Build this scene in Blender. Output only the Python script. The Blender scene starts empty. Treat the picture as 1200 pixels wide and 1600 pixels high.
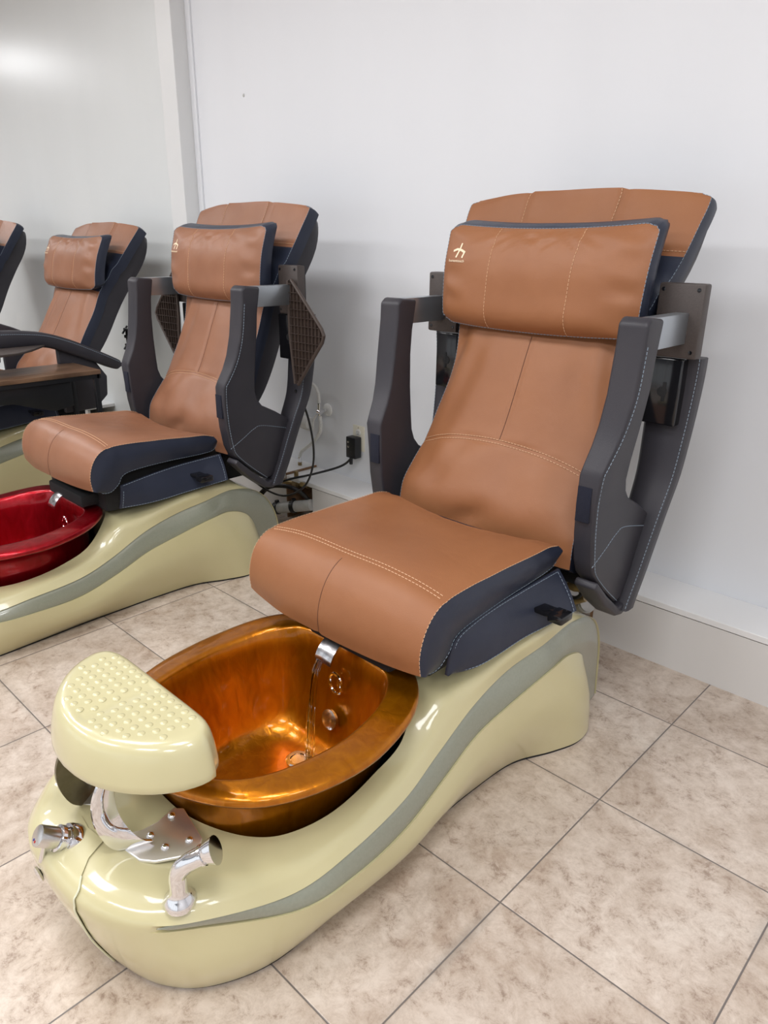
import bpy, bmesh, math, random
from mathutils import Vector, Matrix, noise
random.seed(7)
SC = bpy.context.scene
COL = SC.collection
PI = math.pi

# ------------------------------------------------------------------ materials
def srgb(r, g, b):
    f = lambda c: (c/255/12.92) if c/255 <= .04045 else ((c/255+.055)/1.055)**2.4
    return (f(r), f(g), f(b), 1)

def new_mat(name, col, rough=.5, metal=0, coat=0, coat_rough=.05, spec=.5, emit=None):
    m = bpy.data.materials.new(name); m.use_nodes = True
    b = m.node_tree.nodes['Principled BSDF']
    b.inputs['Base Color'].default_value = col
    b.inputs['Roughness'].default_value = rough
    b.inputs['Metallic'].default_value = metal
    b.inputs['Coat Weight'].default_value = coat
    b.inputs['Coat Roughness'].default_value = coat_rough
    b.inputs['Specular IOR Level'].default_value = spec
    if emit:
        b.inputs['Emission Color'].default_value = emit[0]; b.inputs['Emission Strength'].default_value = emit[1]
    return m

def node(m, t, **kw):
    n = m.node_tree.nodes.new(t)
    for k, v in kw.items(): setattr(n, k, v)
    return n
def lk(m, a, b): m.node_tree.links.new(a, b)

def mottled(name, c1, c2, scale, rough=.5, bump=0, bscale=None, detail=4, lo=.35, hi=.65, **kw):
    """two colours mixed by noise, with a noise bump"""
    m = new_mat(name, c1, rough, **kw); b = m.node_tree.nodes['Principled BSDF']
    tc = node(m, 'ShaderNodeTexCoord'); n = node(m, 'ShaderNodeTexNoise')
    n.inputs['Scale'].default_value = scale; n.inputs['Detail'].default_value = detail
    lk(m, tc.outputs['Object'], n.inputs['Vector'])
    r = node(m, 'ShaderNodeValToRGB'); r.color_ramp.elements[0].position = lo; r.color_ramp.elements[1].position = hi
    r.color_ramp.elements[0].color = c1; r.color_ramp.elements[1].color = c2
    lk(m, n.outputs['Fac'], r.inputs['Fac']); lk(m, r.outputs['Color'], b.inputs['Base Color'])
    if bump:
        n2 = node(m, 'ShaderNodeTexNoise'); n2.inputs['Scale'].default_value = bscale or scale*5; n2.inputs['Detail'].default_value = 3
        lk(m, tc.outputs['Object'], n2.inputs['Vector'])
        bp = node(m, 'ShaderNodeBump'); bp.inputs['Strength'].default_value = bump; bp.inputs['Distance'].default_value = .002
        lk(m, n2.outputs['Fac'], bp.inputs['Height']); lk(m, bp.outputs['Normal'], b.inputs['Normal'])
    return m

def leather(name, c1, c2, rough, grain=.25, wrinkle=.35):
    m = new_mat(name, c1, rough, spec=.35); b = m.node_tree.nodes['Principled BSDF']
    tc = node(m, 'ShaderNodeTexCoord')
    n = node(m, 'ShaderNodeTexNoise'); n.inputs['Scale'].default_value = 5; n.inputs['Detail'].default_value = 5
    lk(m, tc.outputs['Object'], n.inputs['Vector'])
    r = node(m, 'ShaderNodeValToRGB'); r.color_ramp.elements[0].position = .3; r.color_ramp.elements[1].position = .7
    r.color_ramp.elements[0].color = c1; r.color_ramp.elements[1].color = c2
    lk(m, n.outputs['Fac'], r.inputs['Fac']); lk(m, r.outputs['Color'], b.inputs['Base Color'])
    v = node(m, 'ShaderNodeTexVoronoi'); v.inputs['Scale'].default_value = 420
    lk(m, tc.outputs['Object'], v.inputs['Vector'])
    w = node(m, 'ShaderNodeTexNoise'); w.inputs['Scale'].default_value = 9; w.inputs['Detail'].default_value = 2; w.inputs['Distortion'].default_value = .6
    lk(m, tc.outputs['Object'], w.inputs['Vector'])
    b1 = node(m, 'ShaderNodeBump'); b1.inputs['Strength'].default_value = grain; b1.inputs['Distance'].default_value = .0006
    b2 = node(m, 'ShaderNodeBump'); b2.inputs['Strength'].default_value = wrinkle; b2.inputs['Distance'].default_value = .006
    lk(m, v.outputs['Distance'], b1.inputs['Height']); lk(m, w.outputs['Fac'], b2.inputs['Height'])
    lk(m, b2.outputs['Normal'], b1.inputs['Normal']); lk(m, b1.outputs['Normal'], b.inputs['Normal'])
    return m

M = {}
M['brown'] = leather('brown_leather', srgb(147,97,63), srgb(139,90,58), .46)
M['brown2'] = leather('aged_brown_leather', srgb(148,102,76), srgb(134,91,67), .40)
M['navy'] = leather('navy_leather', srgb(44,49,64), srgb(36,41,56), .38)
M['charcoal'] = leather('charcoal_leather', srgb(54,52,57), srgb(47,46,52), .42, .3, .05)
M['seam'] = new_mat('tan_stitch', srgb(205,165,130), .7)
M['seamblue'] = new_mat('blue_grey_stitch', srgb(132,146,160), .7)
M['seamdark'] = new_mat('dark_brown_seam', srgb(92,56,38), .7)
M['patch'] = mottled('navy_velcro', srgb(14,17,32), srgb(20,24,42), 600, .95, .5, 900)
M['cream'] = mottled('cream_gelcoat', srgb(198,190,149), srgb(192,184,142), 3, .32, coat=.8, coat_rough=.06)
M['cream_light'] = mottled('pale_cream_gelcoat', srgb(198,191,150), srgb(192,185,144), 3, .28, coat=.8, coat_rough=.06)
M['hatch'] = new_mat('pale_seam_edge', srgb(214,216,190), .3, coat=.5)
M['sage'] = mottled('sage_grey_gelcoat', srgb(136,139,124), srgb(132,135,120), 160, .3, coat=.8, coat_rough=.08)
M['dark'] = new_mat('black_plastic', srgb(26,27,30), .35)
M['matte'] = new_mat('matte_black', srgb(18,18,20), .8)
M['gloss'] = new_mat('gloss_black_plastic', srgb(20,20,23), .12)
M['plate'] = mottled('taupe_plastic', srgb(68,60,57), srgb(62,54,51), 300, .5, .2, 700)
M['tray'] = new_mat('dark_brown_plastic', srgb(62,50,44), .5)
M['chrome'] = new_mat('chrome', (.82,.82,.84,1), .06, 1)
M['worn'] = mottled('worn_chrome', (.75,.75,.77,1), (.45,.45,.47,1), 60, .22, metal=1)
M['brushed'] = new_mat('polished_brushed_steel', (.86,.84,.81,1), .30, .9)
M['cap'] = new_mat('satin_chrome', (.66,.65,.64,1), .24, 1)
M['steel'] = new_mat('brushed_steel', srgb(172,178,184), .34, .85)
M['bronzeplate'] = mottled('dull_brass_plate', srgb(128,122,100), srgb(110,104,84), 30, .3, metal=.6)
M['white'] = new_mat('white_laminate', srgb(226,226,226), .35)
M['whiteplastic'] = new_mat('white_plastic', srgb(225,225,222), .3)
M['ivory'] = new_mat('ivory_plastic', srgb(226,222,205), .35)
M['wood'] = mottled('raw_particle_board', srgb(140,108,78), srgb(118,88,62), 60, .8)
M['brass'] = mottled('aged_brass', srgb(172,150,108), srgb(130,110,76), 40, .35, metal=.6)
M['pipe'] = mottled('grey_pvc', srgb(190,190,188), srgb(170,170,168), 20, .4)
M['hose'] = new_mat('black_rubber', srgb(22,22,24), .5)
M['whitehose'] = mottled('braided_white_hose', srgb(228,228,224), srgb(196,196,192), 300, .45)
M['logo'] = new_mat('cream_print', srgb(236,214,184), .6)
M['red'] = new_mat('red_mark', srgb(170,30,30), .5)
M['blue'] = new_mat('blue_mark', srgb(40,40,120), .5)

def bowl_mat(name, c1, c2, c3):
    m = new_mat(name, c1, .30, .82, .45, .03); b = m.node_tree.nodes['Principled BSDF']
    tc = node(m, 'ShaderNodeTexCoord')
    mp = node(m, 'ShaderNodeMapping'); mp.inputs['Scale'].default_value = (1, 1, .35)
    n = node(m, 'ShaderNodeTexNoise'); n.inputs['Scale'].default_value = 34; n.inputs['Detail'].default_value = 6; n.inputs['Distortion'].default_value = .8
    lk(m, tc.outputs['Object'], mp.inputs['Vector']); lk(m, mp.outputs['Vector'], n.inputs['Vector'])
    r = node(m, 'ShaderNodeValToRGB')
    r.color_ramp.elements[0].position = .3; r.color_ramp.elements[0].color = c2
    r.color_ramp.elements[1].position = .7; r.color_ramp.elements[1].color = c3
    e = r.color_ramp.elements.new(.5); e.color = c1
    lk(m, n.outputs['Fac'], r.inputs['Fac']); lk(m, r.outputs['Color'], b.inputs['Base Color'])
    b2 = node(m, 'ShaderNodeBump'); b2.inputs['Strength'].default_value = .35; b2.inputs['Distance'].default_value = .004
    lk(m, n.outputs['Fac'], b2.inputs['Height']); lk(m, b2.outputs['Normal'], b.inputs['Normal'])
    return m
M['amber'] = bowl_mat('amber_pearl_resin', srgb(182,108,2), srgb(168,98,0), srgb(194,118,6))
M['redbowl'] = bowl_mat('red_pearl_resin', srgb(160,6,24), srgb(146,2,16), srgb(172,14,32))

def rim_mat(name, c1, c2):
    m = new_mat(name, c1, .25, .35, 1, .03); return m
M['water'] = new_mat('clear_water', (.9,.95,1,1), .02)
M['water'].node_tree.nodes['Principled BSDF'].inputs['Transmission Weight'].default_value = 1
M['water'].node_tree.nodes['Principled BSDF'].inputs['IOR'].default_value = 1.33

# floor tiles: 0.46 m stone-look tiles with dark grout
T = .46
def floor_mat():
    m = new_mat('beige_stone_tile', srgb(205,190,172), .30, spec=.4); b = m.node_tree.nodes['Principled BSDF']
    tc = node(m, 'ShaderNodeTexCoord')
    sp = node(m, 'ShaderNodeSeparateXYZ'); lk(m, tc.outputs['Object'], sp.inputs[0])
    def mth(op, a, bb=None, c=None):
        n = node(m, 'ShaderNodeMath', operation=op)
        for i, v in enumerate((a, bb, c)):
            if v is None: continue
            if isinstance(v, (int, float)): n.inputs[i].default_value = v
            else: lk(m, v, n.inputs[i])
        return n.outputs[0]
    def edge(o):
        s = mth('DIVIDE', o, T); fl = mth('FLOOR', mth('ADD', s, .5))
        return mth('MULTIPLY', mth('ABSOLUTE', mth('SUBTRACT', s, fl)), T), mth('FLOOR', s)
    ex, ix = edge(sp.outputs['X']); ey, iy = edge(sp.outputs['Y'])
    d = mth('MINIMUM', ex, ey)
    grout = mth('LESS_THAN', d, .0019)
    # per-tile offset of the stone pattern
    cmb = node(m, 'ShaderNodeCombineXYZ'); lk(m, ix, cmb.inputs[0]); lk(m, iy, cmb.inputs[1])
    wn = node(m, 'ShaderNodeTexWhiteNoise', noise_dimensions='3D'); lk(m, cmb.outputs[0], wn.inputs['Vector'])
    sc = node(m, 'ShaderNodeVectorMath', operation='SCALE'); lk(m, wn.outputs['Color'], sc.inputs[0]); sc.inputs['Scale'].default_value = 20
    ad = node(m, 'ShaderNodeVectorMath', operation='ADD'); lk(m, tc.outputs['Object'], ad.inputs[0]); lk(m, sc.outputs[0], ad.inputs[1])
    def nz(scale, det, rgh, dist):
        n = node(m, 'ShaderNodeTexNoise'); n.inputs['Scale'].default_value = scale; n.inputs['Detail'].default_value = det
        n.inputs['Roughness'].default_value = rgh; n.inputs['Distortion'].default_value = dist
        lk(m, ad.outputs[0], n.inputs['Vector']); return n.outputs['Fac']
    def ramp(f, pts):
        r = node(m, 'ShaderNodeValToRGB'); els = r.color_ramp.elements
        els[0].position, els[0].color = pts[0]; els[1].position, els[1].color = pts[-1]
        for p, c in pts[1:-1]:
            e = els.new(p); e.color = c
        lk(m, f, r.inputs['Fac']); return r.outputs['Color']
    a = ramp(nz(5, 9, .68, .5), [(.36, srgb(180,164,150)), (.47, srgb(196,183,171)), (.56, srgb(206,194,183)), (.70, srgb(213,203,193))])
    v = ramp(nz(22, 9, .82, .3), [(.36, srgb(160,138,120)), (.45, srgb(228,220,212)), (.58, srgb(255,252,248))])
    mx = node(m, 'ShaderNodeMix', data_type='RGBA', blend_type='MULTIPLY'); mx.inputs['Factor'].default_value = .72
    lk(m, a, mx.inputs['A']); lk(m, v, mx.inputs['B'])
    # dirt haze hugging some joints
    dm = node(m, 'ShaderNodeTexNoise'); dm.inputs['Scale'].default_value = 2.2; lk(m, tc.outputs['Object'], dm.inputs['Vector'])
    dirt = mth('MULTIPLY', mth('SUBTRACT', 1, mth('MINIMUM', mth('DIVIDE', d, .022), 1)), mth('MULTIPLY', mth('MAXIMUM', mth('SUBTRACT', dm.outputs['Fac'], .50), 0), 3.2))
    mx2 = node(m, 'ShaderNodeMix', data_type='RGBA'); lk(m, mth('MINIMUM', dirt, .6), mx2.inputs['Factor'])
    lk(m, mx.outputs['Result'], mx2.inputs['A']); mx2.inputs['B'].default_value = srgb(132,126,118)
    mx3 = node(m, 'ShaderNodeMix', data_type='RGBA'); lk(m, grout, mx3.inputs['Factor'])
    lk(m, mx2.outputs['Result'], mx3.inputs['A']); mx3.inputs['B'].default_value = srgb(112,104,100)
    lk(m, mx3.outputs['Result'], b.inputs['Base Color'])
    bp = node(m, 'ShaderNodeBump'); bp.inputs['Strength'].default_value = .5; bp.inputs['Distance'].default_value = .002
    lk(m, mth('MINIMUM', mth('DIVIDE', d, .004), 1), bp.inputs['Height']); lk(m, bp.outputs['Normal'], b.inputs['Normal'])
    return m
M['floor'] = floor_mat()

def wall_mat(name, c, rough):
    m = new_mat(name, c, rough, spec=.4); b = m.node_tree.nodes['Principled BSDF']
    tc = node(m, 'ShaderNodeTexCoord'); mp = node(m, 'ShaderNodeMapping'); mp.inputs['Scale'].default_value = (1, 1, .15)
    n = node(m, 'ShaderNodeTexNoise'); n.inputs['Scale'].default_value = 3; n.inputs['Detail'].default_value = 3
    lk(m, tc.outputs['Object'], mp.inputs['Vector']); lk(m, mp.outputs['Vector'], n.inputs['Vector'])
    r = node(m, 'ShaderNodeValToRGB')
    r.color_ramp.elements[0].position = .3; r.color_ramp.elements[1].position = .7
    r.color_ramp.elements[0].color = tuple(x*.975 for x in c[:3])+(1,); r.color_ramp.elements[1].color = c
    lk(m, n.outputs['Fac'], r.inputs['Fac']); lk(m, r.outputs['Color'], b.inputs['Base Color'])
    return m
M['wall'] = wall_mat('white_wall_paint', srgb(222,224,228), .5)
M['wall_gloss'] = wall_mat('semi_gloss_wall_paint', srgb(218,221,221), .28)
M['trimpaint'] = wall_mat('white_trim_paint', srgb(218,219,219), .35)
M['kick'] = wall_mat('grey_white_laminate', srgb(212,210,208), .4)

# wood table top
def wood_mat():
    m = new_mat('worn_walnut_laminate', srgb(110,82,62), .35); b = m.node_tree.nodes['Principled BSDF']
    tc = node(m, 'ShaderNodeTexCoord'); mp = node(m, 'ShaderNodeMapping'); mp.inputs['Scale'].default_value = (14, 1.2, 1)
    n = node(m, 'ShaderNodeTexNoise'); n.inputs['Scale'].default_value = 4; n.inputs['Detail'].default_value = 8
    lk(m, tc.outputs['Object'], mp.inputs['Vector']); lk(m, mp.outputs['Vector'], n.inputs['Vector'])
    r = node(m, 'ShaderNodeValToRGB'); r.color_ramp.elements[0].position = .32; r.color_ramp.elements[1].position = .72
    r.color_ramp.elements[0].color = srgb(70,50,38); r.color_ramp.elements[1].color = srgb(138,108,84)
    lk(m, n.outputs['Fac'], r.inputs['Fac']); lk(m, r.outputs['Color'], b.inputs['Base Color'])
    return m
M['walnut'] = wood_mat()

# ------------------------------------------------------------------ mesh helpers
def mk(name, verts, faces, mats, parent=None, fm=None, smooth=True, angle=38, loc=None):
    me = bpy.data.meshes.new(name)
    me.from_pydata([tuple(v) for v in verts], [], faces)
    for m in (mats if isinstance(mats, (list, tuple)) else [mats]):
        me.materials.append(M[m] if isinstance(m, str) else m)
    if fm: me.polygons.foreach_set('material_index', fm)
    bm = bmesh.new(); bm.from_mesh(me)
    bmesh.ops.remove_doubles(bm, verts=bm.verts, dist=1e-5)
    bmesh.ops.dissolve_degenerate(bm, edges=bm.edges, dist=1e-6)
    bmesh.ops.recalc_face_normals(bm, faces=bm.faces)
    bm.to_mesh(me); bm.free()
    if smooth:
        me.polygons.foreach_set('use_smooth', [True]*len(me.polygons))
        me.set_sharp_from_angle(angle=math.radians(angle))
    me.update()
    o = bpy.data.objects.new(name, me); COL.objects.link(o)
    if parent is not None: o.parent = parent
    if loc: o.location = loc
    return o

class MB:
    """collects shapes into one mesh"""
    def __init__(s): s.v = []; s.f = []; s.m = []
    def add(s, v, f, mi=0, xf=None):
        b = len(s.v)
        s.v += [Vector(xf(Vector(p))) if xf else Vector(p) for p in v]
        s.f += [tuple(i+b for i in q) for q in f]; s.m += [mi]*len(f)
        return s
    def bm(s, bm, mi=0, xf=None):
        bm.verts.index_update()
        v = [x.co.copy() for x in bm.verts]; f = [tuple(a.index for a in q.verts) for q in bm.faces]
        bm.free(); return s.add(v, f, mi, xf)
    def box(s, lo, hi, bev=0, mi=0, seg=2, mat=None, xf=None):
        bm = bmesh.new(); bmesh.ops.create_cube(bm, size=1)
        for v in bm.verts:
            v.co = Vector([(lo[i]+hi[i])/2 + v.co[i]*(hi[i]-lo[i]) for i in range(3)])
        if bev: bmesh.ops.bevel(bm, geom=bm.edges[:], offset=bev, segments=seg, profile=.5, affect='EDGES', clamp_overlap=True)
        if mat: bmesh.ops.transform(bm, matrix=mat, verts=bm.verts)
        return s.bm(bm, mi, xf)
    def prism(s, pts, vec, bev=0, mi=0, seg=3, xf=None):
        """pts 3D polygon extruded along vec"""
        bm = bmesh.new(); vs = [bm.verts.new(p) for p in pts]; f = bm.faces.new(vs)
        r = bmesh.ops.extrude_face_region(bm, geom=[f])
        bmesh.ops.translate(bm, vec=vec, verts=[g for g in r['geom'] if isinstance(g, bmesh.types.BMVert)])
        bmesh.ops.recalc_face_normals(bm, faces=bm.faces)
        if bev:
            es = [e for e in bm.edges if len(e.link_faces) == 2 and e.calc_face_angle(0) > .6]
            bmesh.ops.bevel(bm, geom=es, offset=bev, segments=seg, profile=.5, affect='EDGES', clamp_overlap=True)
        return s.bm(bm, mi, xf)
    def tube(s, pts, r, n=8, mi=0, closed=False, xf=None, caps=True):
        pts = [Vector(p) for p in pts]
        R = r if isinstance(r, (list, tuple)) else [r]*len(pts)
        v = []; f = []; N = len(pts)
        up = None
        for i, p in enumerate(pts):
            a = pts[i-1] if (i or closed) else pts[0]; b = pts[(i+1) % N] if (i < N-1 or closed) else pts[-1]
            t = (b-a)
            if t.length < 1e-9: t = Vector((0,0,1))
            t.normalize()
            if up is None:
                up = Vector((0,0,1)) if abs(t.z) < .9 else Vector((1,0,0))
            sd = t.cross(up)
            if sd.length < 1e-6: sd = t.orthogonal()
            sd.normalize(); up = sd.cross(t).normalized()
            for k in range(n):
                an = 2*PI*k/n; v.append(p + sd*math.cos(an)*R[i] + up*math.sin(an)*R[i])
        for i in range(N if closed else N-1):
            for k in range(n):
                f.append((i*n+k, i*n+(k+1) % n, ((i+1) % N)*n+(k+1) % n, ((i+1) % N)*n+k))
        if not closed and caps:
            f.append(tuple(range(n))[::-1]); f.append(tuple((N-1)*n+k for k in range(n)))
        return s.add(v, f, mi, xf)
    def lathe(s, prof, org, axis, n=24, mi=0, xf=None):
        """prof: (radius, height) along axis"""
        ax = Vector(axis).normalized(); a = ax.orthogonal().normalized(); b = ax.cross(a); o = Vector(org)
        v = []; f = []
        for r, h in prof:
            for k in range(n):
                an = 2*PI*k/n; v.append(o + ax*h + (a*math.cos(an)+b*math.sin(an))*max(r, 1e-5))
        for i in range(len(prof)-1):
            for k in range(n): f.append((i*n+k, i*n+(k+1) % n, (i+1)*n+(k+1) % n, (i+1)*n+k))
        f.append(tuple(range(n))[::-1]); f.append(tuple((len(prof)-1)*n+k for k in range(n)))
        return s.add(v, f, mi, xf)
    def grid(s, rows, mi=0, xf=None, wrap=False, fmi=None):
        n = len(rows[0]); b = len(s.v)
        s.v += [Vector(xf(Vector(p))) if xf else Vector(p) for r in rows for p in r]
        for i in range(len(rows)-1):
            for k in range(n if wrap else n-1):
                s.f.append((b+i*n+k, b+i*n+(k+1) % n, b+(i+1)*n+(k+1) % n, b+(i+1)*n+k))
                s.m.append(fmi(i, k) if fmi else mi)
        return s
    def build(s, name, mats, parent=None, smooth=True, angle=38):
        return mk(name, s.v, s.f, mats, parent, s.m, smooth, angle)

def cr(pts, t):
    """Catmull-Rom through pts, t in [0, len-1]"""
    n = len(pts)-1; t = max(0, min(n, t)); i = min(int(t), n-1); u = t-i
    p1, p2 = Vector(pts[i]), Vector(pts[i+1])
    p0 = Vector(pts[i-1]) if i else p1*2-p2
    p3 = Vector(pts[i+2]) if i+2 <= n else p2*2-p1
    return .5*((2*p1) + (p2-p0)*u + (2*p0-5*p1+4*p2-p3)*u*u + (3*p1-p0-3*p2+p3)*u**3)
def curve(pts, n): return [cr(pts, (len(pts)-1)*i/n) for i in range(n+1)]
def lerp(a, b, t): return a+(b-a)*t
def sm(a, b, x):
    t = max(0, min(1, (x-a)/(b-a))); return t*t*(3-2*t)

def tag(o, label=None, cat=None, group=None, kind=None):
    if label: o['label'] = label
    if cat: o['category'] = cat
    if group: o['group'] = group
    if kind: o['kind'] = kind
    return o
def empty(name, loc, label, cat, group=None):
    o = bpy.data.objects.new(name, None); COL.objects.link(o); o.location = loc; o.empty_display_size = .1
    return tag(o, label, cat, group)

# ------------------------------------------------------------------ room
WY = 1.44; LY = 1.2276; LZ = .24
X0, X1, Y0, ZC = -10.8, 4.6, -5.2, 3.3
XW = -7.2
def struct(name, mb, mats, smooth=False):
    return tag(mb.build(name, mats, None, smooth), kind='structure')
struct('floor', MB().box((X0, Y0, -.05), (X1, WY+.1, 0)), 'floor')
struct('ceiling', MB().box((X0, Y0, ZC), (X1, WY+.1, ZC+.08)), 'white')
struct('wall_back', MB().box((-3.385+.04, WY, 0), (X1, WY+.1, ZC)), 'wall')
struct('wall_back_left', MB().box((X0, WY, 0), (-3.385+.04, WY+.1, ZC)), 'wall_gloss')
struct('wall_left', MB().box((X0-.1, Y0, 0), (X0, WY+.1, ZC)), 'wall')
struct('wall_right', MB().box((X1, Y0, 0), (X1+.1, WY+.1, ZC)), 'wall')
# front wall with a wide shop window behind the camera
fw = MB()
fw.box((X0, Y0-.1, 0), (X1, Y0, .35)); fw.box((X0, Y0-.1, 2.75), (X1, Y0, ZC))
fw.box((X0, Y0-.1, .35), (XW+.5, Y0, 2.75)); fw.box((X1-.5, Y0-.1, .35), (X1, Y0, 2.75))
struct('wall_front', fw, 'wall')
mull = MB()
nx = 7
for i in range(nx+1):
    x = XW+.5 + (X1-XW-1)*i/nx; mull.box((x-.035, Y0-.08, .35), (x+.035, Y0-.02, 2.75))
for z in (.37, 2.1, 2.73): mull.box((XW+.5, Y0-.08, z-.03), (X1-.5, Y0-.02, z+.03))
struct('window_1', mull, 'trimpaint')
# pilaster in the wall and the slim strip beside it
struct('trim_1', MB().box((-3.385, 1.34, 0), (-3.235, WY+.02, ZC), .004, seg=2), 'trimpaint')
struct('trim_2', MB().box((-3.235, WY-.012, 0), (-3.19, WY+.02, ZC), .002, seg=1), 'wall')

# ledge box along the wall, cut open behind each chair for its plumbing
def ledge(fa, fb, ta, tb, nm, dz=0):
    p = MB(); p.box((fa, LY, 0), (fb, LY+.018, .214)); struct('baseboard_'+nm, p, 'kick')
    t = MB(); t.box((ta, LY-.003, .2175), (tb, WY, LZ+dz), .0015, seg=1); struct('trim_'+nm, t, 'white')
ledge(-.455, X1, -.66, X1, 'right')
ledge(-2.07, -1.12, -2.275, -1.12, 'middle')
ledge(-3.235, -2.285, -3.235, -2.283, 'left', .012)
ledge(X0, -4.6, X0, -4.6, 'far_left')
# raw board ends beside the openings
we = MB(); we.box((-.467, LY+.0, 0), (-.4555, WY-.001, .216)); we.box((-2.283, LY+.0, 0), (-2.276, WY-.001, .250))
struct('trim_3', we, 'wood')

# ------------------------------------------------------------------ base body of the pedicure spa
RF = [(0,-.685,.0),(.11,-.678,0),(.205,-.645,0),(.280,-.575,0),(.328,-.45,0),(.325,-.27,0),(.314,-.08,0),(.312,.08,0),(.312,.24,0),(.325,.41,0),(.378,.53,0),(.41,.62,0),(.408,.69,0),(.385,.74,0),(.345,.775,0)]
RM = [(0,-.732,.12),(.125,-.722,.12),(.225,-.675,.11),(.310,-.59,.095),(.365,-.44,.085),(.386,-.27,.085),(.386,-.1,.085),(.375,.06,.11),(.362,.22,.135),(.375,.37,.15),(.395,.49,.17),(.41,.60,.17),(.40,.69,.14),(.372,.745,.08),(.34,.778,.01)]
RL = [(0,-.757,.215),(.13,-.742,.213),(.232,-.682,.205),(.293,-.595,.192),(.376,-.42,.158),(.392,-.27,.153),(.378,-.1,.152),(.358,.06,.185),(.35,.2,.232),(.362,.34,.27),(.379,.48,.305),(.378,.58,.312),(.368,.68,.265),(.345,.745,.15),(.337,.78,.005)]
RU = [(0,-.757,.245),(.13,-.740,.240),(.235,-.678,.222),(.308,-.588,.220),(.36,-.42,.193),(.374,-.27,.206),(.357,-.09,.214),(.335,.05,.246),(.328,.2,.31),(.33,.34,.35),(.352,.475,.38),(.360,.61,.402),(.354,.750,.358),(.337,.852,.23),(.327,.893,.005)]
R1 = [(0,-.735,.268),(.125,-.712,.262),(.215,-.655,.246),(.287,-.57,.247),(.337,-.405,.222),(.35,-.265,.232),(.335,-.09,.245),(.318,.04,.283),(.313,.18,.35),(.318,.31,.395),(.337,.45,.425),(.338,.60,.428),(.322,.757,.350),(.304,.853,.216),(.297,.891,.005)]
R2 = [(0,-.64,.285),(.10,-.62,.270),(.18,-.57,.255),(.25,-.51,.252),(.30,-.385,.234),(.318,-.26,.238),(.306,-.1,.252),(.295,.02,.292),(.285,.13,.36),(.2,.28,.405),(.2,.44,.435),(.2,.6,.44),(.2,.755,.355),(.2,.865,.215),(.2,.905,.005)]
RD = [(0,-.506,.282),(.08,-.499,.272),(.146,-.468,.252),(.22,-.42,.242),(.265,-.355,.237),(.288,-.25,.24),(.282,-.12,.256),(.272,.0,.30),(.18,.12,.38),(0,.17,.40),(0,.44,.437),(0,.6,.44),(0,.76,.36),(0,.868,.22),(0,.91,.005)]
RINGS = [RF, RM, RL, RU, R1, R2, RD]
def ringpt(r, s):
    """r 0..6, s 0..14: point on the right half of the shell"""
    P = [cr(R, s) for R in RINGS]
    if r <= 2: q = cr(P[0:3], r)
    elif r <= 3:
        q = lerp(P[2], P[3], r-2)
    else: q = cr(P[3:7], r-3)
    q.z = max(q.z, .007)
    return q
RS = [0, .3, .6, 1, 1.4, 1.8, 2, 2, 2.5, 3, 3, 3.25, 3.5, 3.75, 4, 4.33, 4.66, 5, 5.33, 5.66, 6]
NS = 112
def nrm(r, s):
    e = .02
    a = ringpt(min(r+e, 6), s)-ringpt(max(r-e, 0), s); b = ringpt(r, min(s+e, 14))-ringpt(r, max(s-e, 0))
    n = b.cross(a)
    return n.normalized() if n.length > 1e-9 else Vector((0, 0, 1))

def make_body(parent):
    mb = MB()
    for sx in (1, -1):
        rows = []
        for i in range(NS+1):
            s = 14*i/NS; row = []
            w = sm(2.15, 2.5, s)          # the stripe's groove starts past the nose
            for j, r in enumerate(RS):
                p = ringpt(r, s)
                if j in (7, 8, 9): p = p - nrm(r, s)*.007*w     # sunk bed under the stripe
                row.append(Vector((p.x*sx, p.y, p.z)))
            if s <= 9.01:                # recess wall for the basin
                d = row[-1]
                for k, (dz, ins) in enumerate(((.012, .006), (.06, .012), (.15, .02))):
                    c = Vector((0, -.2, 0)); v = (d-c); v.z = 0
                    q = d - v.normalized()*ins; q.z = max(.03, d.z-dz)
                    row.append(q)
            else:
                row += [row[-1].copy()]*3
            rows.append(row)
        mb.grid(rows)
    o = mb.build('spa_base', 'cream', parent, angle=45)
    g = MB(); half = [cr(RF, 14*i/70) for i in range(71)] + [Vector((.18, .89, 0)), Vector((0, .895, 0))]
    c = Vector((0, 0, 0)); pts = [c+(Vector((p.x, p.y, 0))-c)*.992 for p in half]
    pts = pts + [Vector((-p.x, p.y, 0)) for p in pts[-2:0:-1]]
    g.prism(pts, (0, 0, .0085)); g.build('base_dark_strip', 'matte', parent)  # thin matte black slab just inside the base outline, down to the floor
    return o

def stripe(parent, sx):
    mb = MB(); rows = []; n = 100
    for i in range(n+1):
        s = lerp(2.25, 14, i/n); row = []
        w = sm(2.25, 2.55, s)
        lo = lerp(2.5, 2, w); hi = lerp(2.5, 3.06, w)
        for k in range(9):
            t = k/8; r = lerp(lo+.02, hi-.02, t)
            p = ringpt(r, s)
            n_ = nrm(2.5, s)
            h = .0055*math.sin(PI*min(1, max(0, t)))**.45 - .005
            p = p + n_*h*(.3+.7*w)
            row.append(Vector((p.x*sx, p.y, p.z)))
        rows.append(row)
    mb.grid(rows)
    return mb.build('side_stripe', 'sage', parent, angle=60)

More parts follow.
